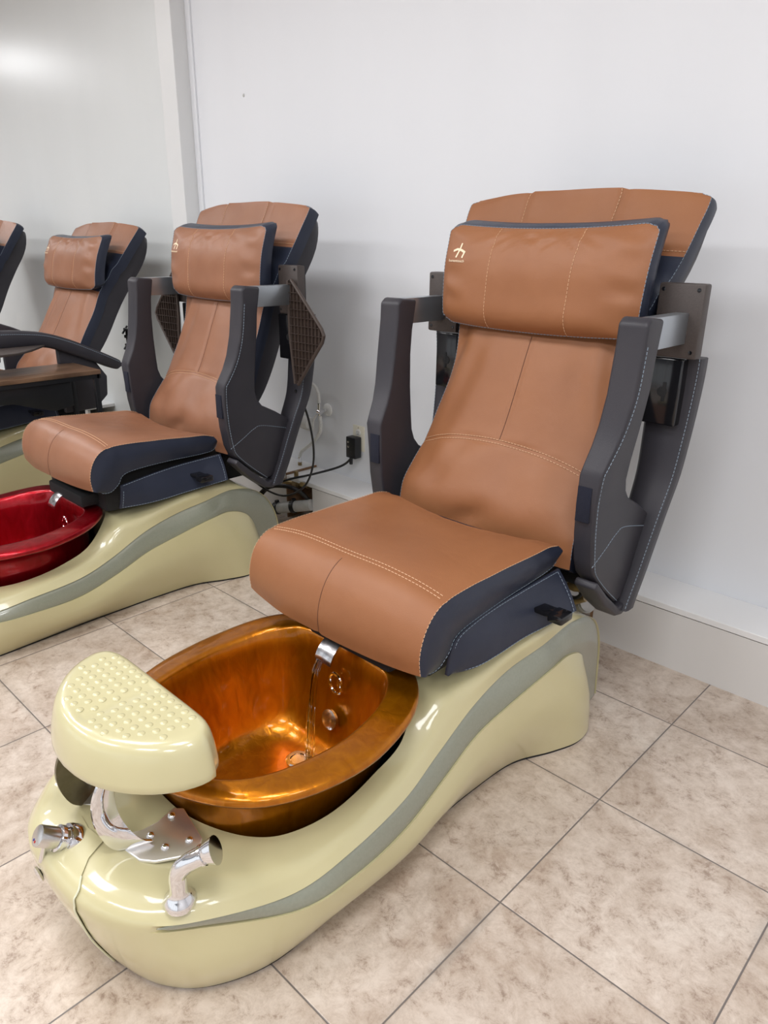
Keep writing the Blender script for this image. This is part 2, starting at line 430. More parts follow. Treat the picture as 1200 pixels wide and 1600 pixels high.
def hatch(parent):
    """service door on the nose, centred"""
    mb = MB(); rows = []
    rr = [.12, .6, 1, 1.5, 2, 2.5, 3, 3.3, 3.6, 4, 4.4, 4.8]
    sr = [-.82+1.64*i/16 for i in range(17)]
    for r in rr:
        row = []
        for s in sr:
            narrow = lerp(1, .55, sm(3.5, 4.8, r))
            p = ringpt(r, abs(s)*narrow) + nrm(r, abs(s)*narrow)*(.003 if s > 0 else .0012)
            row.append(Vector((p.x*(1 if s >= 0 else -1), p.y, p.z)))
        rows.append(row)
    n = len(rows); mm = len(sr)
    mb.grid(rows)
    mb.build_rows = rows
    o = mb.build('service_hatch', 'cream', parent, angle=60)
    # pale lip round the door's edge
    lip = MB()
    edge = rows[0][9:-1] + [rows[i][-1] for i in range(n-2)]
    lip.tube(curve(edge, 90), .0019, 6)
    lip.build('hatch_edge', 'hatch', o)
    bd = MB()
    p = ringpt(1.7, .45); q = nrm(1.7, .45)
    bd.lathe([(.0, 0), (.016, .004), (.018, .008), (.014, .012), (.008, .013)], (-p.x, p.y, p.z), (-q.x, q.y, q.z), 20)
    bd.build('hatch_lock', 'chrome', o)
    return o

# ------------------------------------------------------------------ basin
RO = [(0,-.545,.370),(.10,-.53,.370),(.20,-.485,.371),(.275,-.42,.373),(.322,-.32,.374),(.341,-.20,.376),(.333,-.10,.383),(.308,-.01,.394),(.262,.058,.405),(.20,.098,.41),(.10,.11,.412),(0,.112,.412)]
RI = [(0,-.50,.377),(.08,-.492,.377),(.155,-.46,.379),(.212,-.405,.381),(.246,-.32,.382),(.262,-.20,.384),(.250,-.10,.389),(.228,-.025,.397),(.190,.028,.403),(.15,.048,.406),(.08,.054,.408),(0,.055,.408)]
def basin(parent, matname):
    root = None
    c = Vector((0, -.2, 0))
    loop_o = [cr(RO, 11*i/44) for i in range(45)]; loop_i = [cr(RI, 11*i/44) for i in range(45)]
    def full(l): return l + [Vector((-p.x, p.y, p.z)) for p in l[-2:0:-1]]
    lo, li = full(loop_o), full(loop_i)
    def off(l, d, z=None, zz=None):
        out = []
        for p in l:
            v = (p-c); v.z = 0; q = p - v.normalized()*d; q.z = z if z is not None else p.z + (zz or 0); out.append(q)
        return out
    def ell(sc, z, base):   # loop shrunk about the centre
        return [Vector((p.x*sc, c.y+(p.y-c.y)*sc+.0, z)) for p in base]
    rim = MB()
    rows = [off(lo, .018, None, -.022), off(lo, .002, None, -.022), off(lo, -.002, None, -.014), off(lo, 0, None, -.004), off(lo, .006, None, .001)]
    for t in (.2, .4, .6, .8):
        rows.append([lerp(a, b, t)+Vector((0, 0, .002*math.sin(PI*t)+.001)) for a, b in zip(lo, li)])
    rows += [off(li, -.006, None, .002), li, off(li, .005, None, -.008)]
    rim.grid(rows, wrap=True)
    # interior
    rows = [off(li, .005, None, -.008)]
    for sc, z in ((.955, .34), (.925, .28), (.89, .22), (.84, .165), (.78, .13), (.70, .108), (.58, .10), (.3, .098), (.02, .097)):
        rows.append(ell(sc, z, li))
    rim.grid(rows, wrap=True)
    # outside of the tub
    rows = [off(lo, .018, None, -.022), off(lo, .04, None, -.026)]
    for sc, z in ((.985, .33), (.97, .27), (.94, .21), (.88, .15), (.80, .10), (.68, .075), (.02, .07)):
        rows.append(ell(sc*1.03, z, li))
    rim.grid(rows, wrap=True)
    o = rim.build('basin', matname, parent, angle=70)
    # jet ring and intake disc on the rear wall, floor drain, water
    j = MB(); j.tube([(.0+.023*math.cos(a), .024, .305+.030*math.sin(a)) for a in [2*PI*k/24 for k in range(24)]], .0045, 8, closed=True)
    j.build('jet_ring', 'chrome', o)
    d = MB(); d.lathe([(.028, 0), (.028, .008), (.020, .012), (.008, .013)], (-.002, .006, .20), (0, -1, .25), 24)
    d.build('intake_disc', 'worn', o)
    r = MB(); r.lathe([(.034, 0), (.034, .004), (.030, .007), (.022, .006), (.020, .002), (.004, .002)], (-.035, -.085, .098), (0, 0, 1), 28)
    r.build('drain', 'chrome', o)
    return o

def water(parent):
    m = MB(); rnd = random.Random(3)
    for k in range(16):
        x = rnd.uniform(-.011, .013); pts = []; dx = rnd.uniform(-.012, .012); dy = rnd.uniform(-.01, .006)
        for i in range(9):
            t = i/8; pts.append((.0+x+dx*t+rnd.uniform(-.001, .001), -.03-.05*math.sqrt(t)*.9+dy*t, lerp(.402, .105, t**1.2)))
        m.tube(pts, [rnd.uniform(.0006, .0016) for _ in pts], 5)
    # splash puddle
    rows = []
    for q in range(4):
        rr = [.001, .03, .05, .06][q]
        rows.append([(.0+math.cos(a)*rr*(1+.3*math.sin(3*a)), -.085+math.sin(a)*rr*.8*(1+.2*math.cos(4*a)), .100+[.006, .005, .003, .0][q]) for a in [2*PI*k/24 for k in range(24)]])
    m.grid(rows, wrap=True)
    return m.build('water_stream', 'water', parent, angle=60)

# ------------------------------------------------------------------ footrest + brackets
def footrest(parent):
    half = [(0,-.478),(.06,-.478),(.12,-.478),(.165,-.480),(.190,-.488),(.203,-.503),(.204,-.522),(.192,-.553),(.168,-.586),(.135,-.615),(.092,-.640),(.046,-.653),(0,-.657)]
    def dshape(grow, z, n=30):
        pts = [cr([(x, y, 0) for x, y in half], 12*i/n) for i in range(n+1)]
        out = []
        for i, p in enumerate(pts):
            d = pts[min(i+1, n)]-pts[max(i-1, 0)]; nn = Vector((-d.y, d.x, 0)).normalized()
            if i == 0: nn = Vector((0, 1, 0))
            if i == n: nn = Vector((0, -1, 0))
            g = grow*(1 if nn.y < .3 else .7)
            out.append(Vector((p.x+nn.x*g, p.y+nn.y*g, z)))
        return out + [Vector((-p.x, p.y, z)) for p in out[-2:0:-1]]
    mb = MB(); rows = [dshape(.018, .450), dshape(.029, .4505), dshape(.032, .455), dshape(.031, .468), dshape(.025, .500), dshape(.018, .524), dshape(.011, .537), dshape(.001, .5435), dshape(-.010, .5450)]
    mb.grid(rows, wrap=True)
    base = rows[-1]
    inner = []
    # top plateau as concentric loops with raised massage dots
    N = 26
    def top(x, y):
        z = .5450 - .0045*math.exp(-(x/.022)**2)
        return z
    cpt = Vector((0, -.555, .5445)); loops = [base]
    for k in range(1, 16):
        t = 1-k/16
        loops.append([Vector((cpt.x+(p.x-cpt.x)*t, cpt.y+(p.y-cpt.y)*t, top(cpt.x+(p.x-cpt.x)*t, cpt.y+(p.y-cpt.y)*t))) for p in base])
    mb.grid(loops, wrap=True); mb.add([cpt], [])
    mb.add(loops[-1], [tuple(range(len(base)))])
    mb.add(rows[0], [tuple(range(len(base)))])
    o = mb.build('footrest', 'cream_light', parent, angle=50)
    d = MB()
    for iy in range(7):
        for ix in range(-8, 9):
            x = ix*.026 + (.013 if iy % 2 else 0); y = -.492 - iy*.0235
            lim = .186*math.sqrt(max(0, 1-((abs(y)-.50)/.150)**2)) if y < -.50 else .178
            if abs(x) > lim or abs(x) < .006: continue
            d.lathe([(.0085, 0), (.0078, .0012), (.0055, .0024), (.003, .003), (.0005, .0032)], (x, y, top(x, y)-.0006), (0, 0, 1), 12)
    d.build('massage_dots', 'cream_light', o, angle=60)
    return o

def bracket(parent, sx):
    # flat plate bolted to the deck, then a C-shaped arm up to the footrest
    t = .007
    pl = [(.075,-.505),(.098,-.50),(.185,-.515),(.200,-.535),(.190,-.562),(.160,-.605),(.135,-.628),(.095,-.640),(.062,-.632),(.052,-.612),(.060,-.596),(.085,-.575),(.090,-.545)]
    pl = [(.098,-.500),(.185,-.512),(.200,-.532),(.190,-.562),(.160,-.605),(.135,-.625),(.085,-.636),(.058,-.618),(.078,-.590),(.086,-.555),(.082,-.515)]
    def z(x, y): return .2735 + .16*(y+.56) - .13*(x-.12)
    mb = MB(); pts = [Vector((x*sx, y, z(x, y))) for x, y in pl]
    mb.prism(pts, (0, 0, t), .0025)
    o = mb.build('footrest_bracket', 'brushed', parent)
    a = MB()
    outer = curve([Vector((0, y, z_)) for y, z_ in ((-.640,.462),(-.660,.438),(-.677,.407),(-.682,.371),(-.675,.328),(-.657,.288),(-.628,.266),(-.600,.262))], 28)
    inner = curve([Vector((0, y, z_)) for y, z_ in ((-.612,.462),(-.627,.420),(-.634,.393),(-.633,.365),(-.627,.335),(-.617,.310),(-.604,.292),(-.588,.284))], 28)
    rows = []
    for i in range(29):
        t_ = i/28; row = []
        for (k, dx) in ((0, .0035), (.15, .0055), (.5, .006), (.85, .0055), (1, .0035), (1, -.0035), (.5, -.001), (0, -.0035)):
            p = outer[i].lerp(inner[i], k)
            x_ = lerp(.074, .092, t_) + .030*k*sm(.45, 1, t_)
            row.append(Vector(((x_+dx)*sx, p.y, p.z)))
        rows.append(row)
    a.grid(rows, wrap=True); a.add(rows[0], [tuple(range(8))]); a.add(rows[-1], [tuple(range(8))])
    a.build('bracket_arm', 'chrome' if sx > 0 else 'bronzeplate', o, angle=40)
    for x, y in ((.096,-.528),(.104,-.582),(.148,-.575),(.170,-.533)):
        b = MB(); b.lathe([(.0085, 0), (.0085, .0015), (.007, .0045), (.004, .0062), (.0005, .007)], (x*sx, y, z(x, y)+t-.0005), (0, 0, 1), 16)
        b.build('rivet', 'chrome', o, angle=60)
    return o

def faucet_knob(parent):
    ax = Vector((-.12, -.80, .62)).normalized(); o0 = Vector((-.012, -.700, .272))
    m = MB(); m.lathe([(.032, -.012), (.032, .004), (.030, .009), (.024, .010), (.023, .016), (.026, .018), (.026, .026), (.020, .028), (.0195, .032)], o0, ax, 28)
    o = m.build('mixer_tap', 'chrome', parent)
    k = MB(); k.lathe([(.0215, .030), (.0215, .064), (.0205, .0675), (.0175, .0685), (.001, .0688)], o0, ax, 28)
    k.build('tap_handle', 'cap', o)
    l = MB(); c = o0+ax*.055
    l.tube([c+Vector((.0, .0, -.016)), c+Vector((-.008, -.010, -.062))], [.0045, .006], 12)
    l.build('tap_lever', 'chrome', o)
    for i, c_ in enumerate(('red', 'blue')):
        q = MB(); side = ax.cross(Vector((0, 0, 1))).normalized(); upv = side.cross(ax)
        q.lathe([(.0025, .0684), (.0025, .0692), (.0005, .0693)], o0+side*(.003 if i else -.004)-upv*.011, ax, 10)
        q.build('temperature_mark', c_, o)
    return o

def hand_shower(parent):
    b0 = Vector((.258, -.612, .243))
    m = MB(); m.lathe([(.030, 0), (.031, .006), (.029, .014), (.022, .022), (.018, .028), (.0165, .036), (.0165, .062), (.014, .070)], b0, (.05, .0, 1), 28)
    o = m.build('spray_holder', 'chrome', parent)
    h = MB()
    pts = [b0+Vector(v) for v in ((.0, 0, .056), (.002, .002, .072), (.009, .010, .088), (.021, .022, .102), (.034, .036, .113), (.043, .045, .120), (.053, .055, .126))]
    h.tube(curve(pts, 20), [lerp(.0165, .019, i/20) if i < 16 else lerp(.019, .0265, (i-15)/5) for i in range(21)], 20)
    h.tube([pts[4]+Vector((0, 0, 0)), pts[4]+Vector((.003, .0033, .0022))], .0203, 20)
    h.build('hand_spray', 'chrome', o)
    return o

# ------------------------------------------------------------------ upholstery
def side_and_back(front, depth, fmat_side=1, bulge=.0, nside=3, back=True):
    """front: grid rows[v][u]; depth(p, v, u) -> offset vector; returns verts rows for the closed shell"""
    V = len(front); U = len(front[0])
    loop = [(0, u) for u in range(U)] + [(v, U-1) for v in range(1, V)] + [(V-1, u) for u in range(U-2, -1, -1)] + [(v, 0) for v in range(V-2, 0, -1)]
    cen = Vector((0, 0, 0))
    for v, u in loop: cen += front[v][u]
    cen /= len(loop)
    rows = []
    for k in range(nside+1):
        t = k/nside; row = []
        for v, u in loop:
            p = front[v][u]; d = depth(v/(V-1), u/(U-1))
            out = (p-cen); dn = d.normalized(); out = out - dn*out.dot(dn)
            if out.length > 1e-6: out.normalize()
            row.append(p + d*t + out*bulge*math.sin(PI*t))
        rows.append(row)
    return loop, rows

class Seams:
    """each stitched line becomes an object of its own"""
    def __init__(s): s.l = []
    def build(s, name, mats, parent):
        for m in s.l: m.build(name, mats, parent)
def stitch(sm_, pts, r=.0011, off=None, dash=True):
    """a row of short thread stitches along pts"""
    mb = MB(); sm_.l.append(mb)
    pts = [Vector(p) for p in pts]
    if not dash:
        mb.tube(pts, r, 5); return
    L = 0; seg = .0075; gap = .0035
    cur = [pts[0]]; on_ = True; need = seg
    for a, b in zip(pts[:-1], pts[1:]):
        d = (b-a).length; pos = 0
        while d-pos > need:
            pos += need; q = a.lerp(b, pos/d)
            if on_:
                cur.append(q); mb.tube(cur, r, 4); cur = []
            else: cur = [q]
            on_ = not on_; need = seg if on_ else gap
        need -= d-pos
        if on_: cur.append(b)

def seat(parent, brown, xf, mat_xf=None):
    """seat cushion: crowned brown cover rolling over the front, navy gusset"""
    prof = [(-.004,.487),(-.008,.53),(.000,.572),(.018,.608),(.048,.636),(.090,.650),(.177,.655),(.27,.653),(.36,.652),(.45,.653),(.515,.653),(.562,.650)]
    NU, NV = 44, 60
    rows = []; 
    for j in range(NV+1):
        v = j/NV; t = v*(len(prof)-1); q = cr([(a, b, 0) for a, b in prof], t)
        q2 = cr([(a, b, 0) for a, b in prof], min(t+.05, len(prof)-1))-cr([(a, b, 0) for a, b in prof], max(t-.05, 0))
        n = Vector((0, -q2.y, q2.x)).normalized()
        row = []
        for i in range(NU+1):
            u = -1+2*i/NU
            w = .320
            crown = .030*(1-abs(u)**3.2)*(1-.25*v) - .046*sm(.40, 1, v)*(1-u*u)**.8
            p = Vector((u*w, q.x, q.y)) + n*crown
            if v > .6: p.y -= .030*(1-u*u)*sm(.6, 1, v)
            # rear corners round over
            p.z -= .010*sm(.8, 1, abs(u))*sm(.75, 1, v)
            k = noise.noise(Vector((u*2.2+3, v*3.5, .4)))*.004 + noise.noise(Vector((u*9, v*5, 2.4)))*.0022*sm(.4, .9, v)
            # centre seam in the front roll
            if v < .42: k -= .004*math.exp(-(u/.012)**2)
            k -= .0035*math.exp(-((v-.44)/.008)**2)
            # radiating pulls toward the rear side edges
            k += .0022*math.sin(26*v+3*abs(u))*sm(.55, 1, abs(u))*sm(.5, .9, v)
            row.append(xf(p + n*k))
        rows.append(row)
    m = MB(); m.grid(rows)
    o = m.build('seat_cushion', brown, parent, angle=60)
    # navy gusset running round both sides and the back, bottom shaped to the underframe
    bot = [(.022,.478),(.045,.47),(.075,.474),(.108,.50),(.125,.527),(.16,.542),(.24,.553),(.36,.563),(.46,.568),(.525,.573),(.562,.582),(.582,.606)]
    g = MB()
    for sx in (1, -1):
        gr = []
        for j in range(NV+1):
            t = j/NV; top = rows[j][NU if sx > 0 else 0]
            b = cr([(a, bb, 0) for a, bb in bot], t*(len(bot)-1)); bp = xf(Vector((.312*sx, b.x, b.y)))
            row = []
            for k in range(7):
                s = k/6; p = top.lerp(bp, s); p = p + Vector((sx*.012*math.sin(PI*s), 0, 0))
                p += Vector((sx*.004*math.sin(PI*s)*noise.noise(Vector((p.y*24, p.z*16, sx))), 0, 0))
                row.append(p)
            gr.append(row)
        g.grid(gr)
    un = []
    for j in range(NV+1):
        b = cr([(a, bb, 0) for a, bb in bot], j/NV*(len(bot)-1))
        un.append([xf(Vector((x, b.x, b.y))) for x in (-.312, -.1, .1, .312)])
    g.grid(un)
    g.add([rows[-1][i] for i in range(NU+1)] + [xf(Vector((lerp(-.312, .312, i/NU), .582, .606))) for i in range(NU+1)],
          [(i, i+1, NU+2+i, NU+1+i) for i in range(NU)])
    g.add([rows[0][i] for i in range(NU+1)] + [xf(Vector((lerp(-.312, .312, i/NU), .022, .478))) for i in range(NU+1)],
          [(i, i+1, NU+2+i, NU+1+i) for i in range(NU)])
    g.build('side_gusset', 'navy', o, angle=60)
    st = Seams(); 
    e = Vector((0, 0, .0012))
    stitch(st, [rows[27][i]+e for i in range(1, NU)])
    stitch(st, [rows[26][i]+e*.6 for i in range(1, NU)])
    for sx in (1, 0):
        i = NU-1 if sx else 1
        stitch(st, [rows[j][NU if sx else 0]+Vector((.001 if sx else -.001, 0, .001)) for j in range(NV+1)], .0009)
    st.build('seat_stitching', 'seam', o)
    ds = MB(); ds.tube([rows[j][NU//2]+e*.1+ (rows[j][NU//2]-rows[j][NU//2]) for j in range(0, 25)], .0012, 5); ds.build('seat_seam', 'seamdark', o)
    # navy under-stitch along the gusset bottom
    s2 = Seams()
    for sx in (1, -1):
        stitch(s2, [xf(Vector((.3135*sx, b.x, b.y))) for b in [cr([(a, bb, 0) for a, bb in bot], (len(bot)-1)*k/40) for k in range(2, 41)]], .0009)
    s2.build('gusset_stitching', 'seamblue', o)
    return o

SPINE = [(.590,.555),(.605,.66),(.655,.745),(.712,.83),(.752,.915),(.792,1.01),(.828,1.10),(.862,1.19),(.905,1.29),(.955,1.39),(1.005,1.48),(1.040,1.548),(1.052,1.572)]
HW = [.330,.326,.316,.306,.297,.290,.292,.308,.340,.378,.402,.408,.398]
def backrest(parent, brown, xf):
    NU, NV = 48, 90
    def sp(t):
        q = cr([(a, b, 0) for a, b in SPINE], t*12); h = cr([(a, 0, 0) for a in HW], t*12).x
        d = cr([(a, b, 0) for a, b in SPINE], min(12, t*12+.05))-cr([(a, b, 0) for a, b in SPINE], max(0, t*12-.05))
        return q, h, Vector((0, -d.y, d.x)).normalized()       # n points forward (-y, +z)
    rows = []; zs = []
    for j in range(NV+1):
        t = j/NV; q, h, n = sp(t); row = []; zr = []
        for i in range(NU+1):
            u = -1+2*i/NU
            bul = .040*(1-abs(u)**3)*(.6+.4*math.sin(PI*min(1, t*1.6))) + .012*math.exp(-((t-.16)/.09)**2)*(1-u*u)
            bul *= lerp(1, .55, sm(.62, .8, t))
            p = Vector((u*h, q.x, q.y)) + n*(bul-.03)
            # the top edge falls away to the corners
            if t > .7: p.x -= .016*sm(.7, .85, t)
            if t > .8: p.z -= .012*sm(.45, 1, abs(u))*sm(.8, 1, t); p.x -= math.copysign(.02*sm(.85, 1, abs(u))*sm(.94, 1, t), u)
            # fan of tension folds under the pillow and at the waist
            k = .0035*noise.noise(Vector((u*2.5+5, t*7, 1.1)))
            fold = math.sin(abs(u)*17 + t*16 + 2.0*noise.noise(Vector((u*1.5, t*3, 0))))
            k += .0085*fold*sm(.30, .95, abs(u))*math.exp(-((t-.47)/.14)**2)
            k -= .014*math.exp(-((t-.055)/.03)**2)*math.exp(-((u+.10-(t-.05)*3)/.16)**2)
            k += .016*math.exp(-((t-.16)/.09)**2)*noise.noise(Vector((u*2.6+1, t*9, 3)))
            z0 = lerp(.838, .806, abs(u)**2)                  # arched seam
            k -= .005*math.exp(-((q.y-z0)/.006)**2)
            if q.y > .838 and t < .62: k -= .005*math.exp(-((u)/.02)**2)
            if t > .80 and (.38 < abs(u) < .42): k -= .002
            if t > .80 and abs(u) < .40: k += .008
            if 1.16 < q.y < 1.385: k += .010*math.sin(q.y*70+abs(u)*8)*sm(.45, .9, abs(u))*noise.noise(Vector((u*2, q.y*5, 9)))*sm(1.385, 1.36, q.y)
            row.append(xf(p + n*k)); zr.append(q.y)
        rows.append(row); zs.append(q.y)
    def fmi(j, i):
        z = zs[j]; return 1 if 1.16 < z < 1.385 else 0
    m = MB(); m.grid(rows, fmi=fmi)
    o = m.build('backrest', [brown, 'navy'], parent, angle=60)
    # navy border running round the edge, then the dark shell behind
    dep = Vector((0, .050, -.024)); zero = xf(Vector((0, 0, 0)))
    def dv(v, u): return (xf(dep)-zero)
    loop, rr = side_and_back(rows, dv, bulge=.005, nside=4)
    b = MB(); b.grid([[r[i] for i in range(len(loop))] for r in rr], wrap=True)
    b.build('back_border', 'navy', o, angle=60)
    # stitching
    st = Seams(); e = xf(Vector((0, -.0016, .001)))-zero
    ap = []; ap2 = []
    for i in range(NU+1):
        u = -1+2*i/NU; z0 = lerp(.838, .806, abs(u)**2)
        j = min(range(NV+1), key=lambda k: abs(zs[k]-z0-.008)); 
        # interpolate along the column for a smooth arch
        for tgt, lst in ((z0+.006, ap), (z0-.005, ap2)):
            for k in range(NV):
                if zs[k] <= tgt <= zs[k+1]:
                    f = (tgt-zs[k])/(zs[k+1]-zs[k]); lst.append(rows[k][i].lerp(rows[k+1][i], f)+e); break
    stitch(st, ap); stitch(st, ap2)
    j2 = min(range(NV+1), key=lambda k: abs(zs[k]-1.39))
    stitch(st, [rows[j2+1][i]+e for i in range(0, NU+1)])
    for ii in (int(NU*.295), int(NU*.705)):
        stitch(st, [rows[k][ii]+e for k in range(j2+1, NV+1)])
    jl = min(range(NV+1), key=lambda k: abs(zs[k]-1.16))
    st.build('back_stitching', 'seam', o)
    sb = Seams()
    for ii in (0, NU): stitch(sb, [rows[k][ii]+e*.3 for k in range(2, NV+1)], .0009)
    sb.build('border_stitching', 'seamblue', o)
    c = MB(); c.tube([rows[k][NU//2]+e*.2 for k in range(int(NV*.27), jl)], .0014, 5)
    c.build('centre_seam', 'seamdark', o)
    # shell
    s = MB(); shell_rows = []
    for j in range(0, NV-1, 3):
        t = j/NV; q, h, n = sp(t); row = []
        hh = h*.985 if t < .6 else h*lerp(.985, .93, sm(.6, .75, t))
        top_ = sm(.72, .98, t)
        for (x, d) in ((-1, .045), (-1, .13), (-.95, .18), (-.6, .215), (0, .22), (.6, .215), (.95, .18), (1, .13), (1, .045)):
            dd = d*lerp(.62+.38*sm(0, .45, t), .55, top_)
            if d == .045: dd = .04
            row.append(xf(Vector((x*hh, q.x+dd*.93, q.y-dd*.40-.03*top_*(.3+abs(x))))))
        shell_rows.append(row)
    s.grid(shell_rows); s.add(shell_rows[0], [tuple(range(9))]); s.add(shell_rows[-1], [tuple(range(9))])
    s.build('back_shell', 'charcoal', o, angle=50)
    return o

def pillow(parent, brown, xf):
    NU, NV = 46, 34
    rows = []
    for j in range(NV+1):
        v = j/NV; row = []
        for i in range(NU+1):
            u = -1+2*i/NU
            hw = lerp(.338, .350, v)
            edge = (1-abs(u)**4)*(1-abs(2*v-1)**3.2)
            z = lerp(1.172, 1.470, v); y = lerp(.835, .878, v) - .018*math.sin(PI*v)
            z += (-.016*(1-u*u) if v > .5 else -.012*(1-u*u))*abs(2*v-1)
            y -= .036*edge**.7 + .014*math.exp(-((v-.12)/.16)**2)*(1-abs(u)**4)
            x = u*hw
            # corner rounding
            cu = sm(.88, 1, abs(u))*sm(.84, 1, abs(2*v-1))
            x -= math.copysign(.012*cu, u); z -= math.copysign(.010*cu, 2*v-1)
            k = .003*noise.noise(Vector((u*3, v*3, 7)))
            a = math.atan2(v-1.12, u*1.3+.0001)
            k += .0055*math.sin(a*30)*sm(.62, .92, v)*sm(1, .93, v)*math.exp(-(u/.55)**2)
            k += .006*math.sin(v*24+u*5)*sm(.62, .85, abs(u))*sm(1, .90, abs(u))*(.5+.5*noise.noise(Vector((u, v*4, 1))))
            for su in (-.43, .40): k += .0035*math.exp(-((u-su)/.016)**2)
            row.append(xf(Vector((x, y+k, z))))
        rows.append(row)
    m = MB(); m.grid(rows); o = m.build('head_pillow', brown, parent, angle=60)
    zero = xf(Vector((0, 0, 0))); d0 = xf(Vector((0, .058, .016)))-zero
    loop, rr = side_and_back(rows, lambda v, u: d0, bulge=.006, nside=5)
    b = MB(); b.grid(rr, wrap=True)
    cen = sum(rr[-1], Vector())/len(rr[-1])
    b.grid([rr[-1], [p.lerp(cen, .5)+d0*.25 for p in rr[-1]], [p.lerp(cen, .98)+d0*.3 for p in rr[-1]]], wrap=True)
    b.build('pillow_gusset', 'navy', o, angle=60)
    st = Seams(); e = xf(Vector((0, -.0012, 0)))-zero
    for ii in (int(NU*.285), int(NU*.70)):
        stitch(st, [rows[k][ii]+e for k in range(NV+1)])
    st.build('pillow_stitching', 'seam', o)
    sb = Seams(); stitch(sb, [rr[0][k]+e for k in list(range(len(loop)))+[0]], .0010); sb.build('pillow_piping', 'seamblue', o)
    # printed mark and lettering at the viewer's upper left of the pillow
    def P(x, z):        # point on the pillow front from local x, z
        v = (z-1.172)/(.298); u = x/lerp(.338, .350, v)
        fi = (u+1)/2*NU; fj = v*NV; i, j = int(fi), int(fj); a, c = fi-i, fj-j
        return (rows[j][i]*(1-a)*(1-c)+rows[j][i+1]*a*(1-c)+rows[j+1][i]*(1-a)*c+rows[j+1][i+1]*a*c) + e*1.3
    lg = MB()
    X, Z = -.278, 1.384
    def bar(pts, w):
        for (a, b_) in zip(pts[:-1], pts[1:]):
            a = Vector(a); b_ = Vector(b_); d = (b_-a).normalized(); n = Vector((-d.y, d.x))*w/2; a = a-d*w*.2; b_ = b_+d*w*.2
            q = [a-n, b_-n, b_+n, a+n]; v = [P(p.x, p.y) for p in q] + [P(p.x, p.y)-e for p in q]
            lg.add(v, [(0,1,2,3), (7,6,5,4), (0,4,5,1), (1,5,6,2), (2,6,7,3), (3,7,4,0)])
    bar([(X+.004, Z+.030), (X, Z+.013), (X-.008, Z-.012)], .0060)
    bar([(X-.027, Z+.006), (X-.012, Z+.012), (X+.008, Z+.010), (X+.025, Z+.004)], .0068)
    bar([(X+.023, Z+.004), (X+.018, Z-.012)], .0060)
    lg.build('printed_mark', 'logo', o, smooth=False)
    cu = bpy.data.curves.new('t', 'FONT'); cu.body = 'humantouch'; cu.size = .0125; cu.align_x = 'CENTER'; cu.extrude = .0002
    to = bpy.data.objects.new('t', cu); COL.objects.link(to); bpy.context.view_layer.update()
    me = bpy.data.meshes.new_from_object(to.evaluated_get(bpy.context.evaluated_depsgraph_get()))
    bpy.data.objects.remove(to); bpy.data.curves.remove(cu)
    vs = [P(X-.004+v.co.x*1.12, Z-.027+v.co.y)+e*(v.co.z/.0004) for v in me.vertices]
    fs = [tuple(p.vertices) for p in me.polygons]; bpy.data.meshes.remove(me)
    mk('printed_lettering', vs, fs, 'logo', o, smooth=False)
    return o

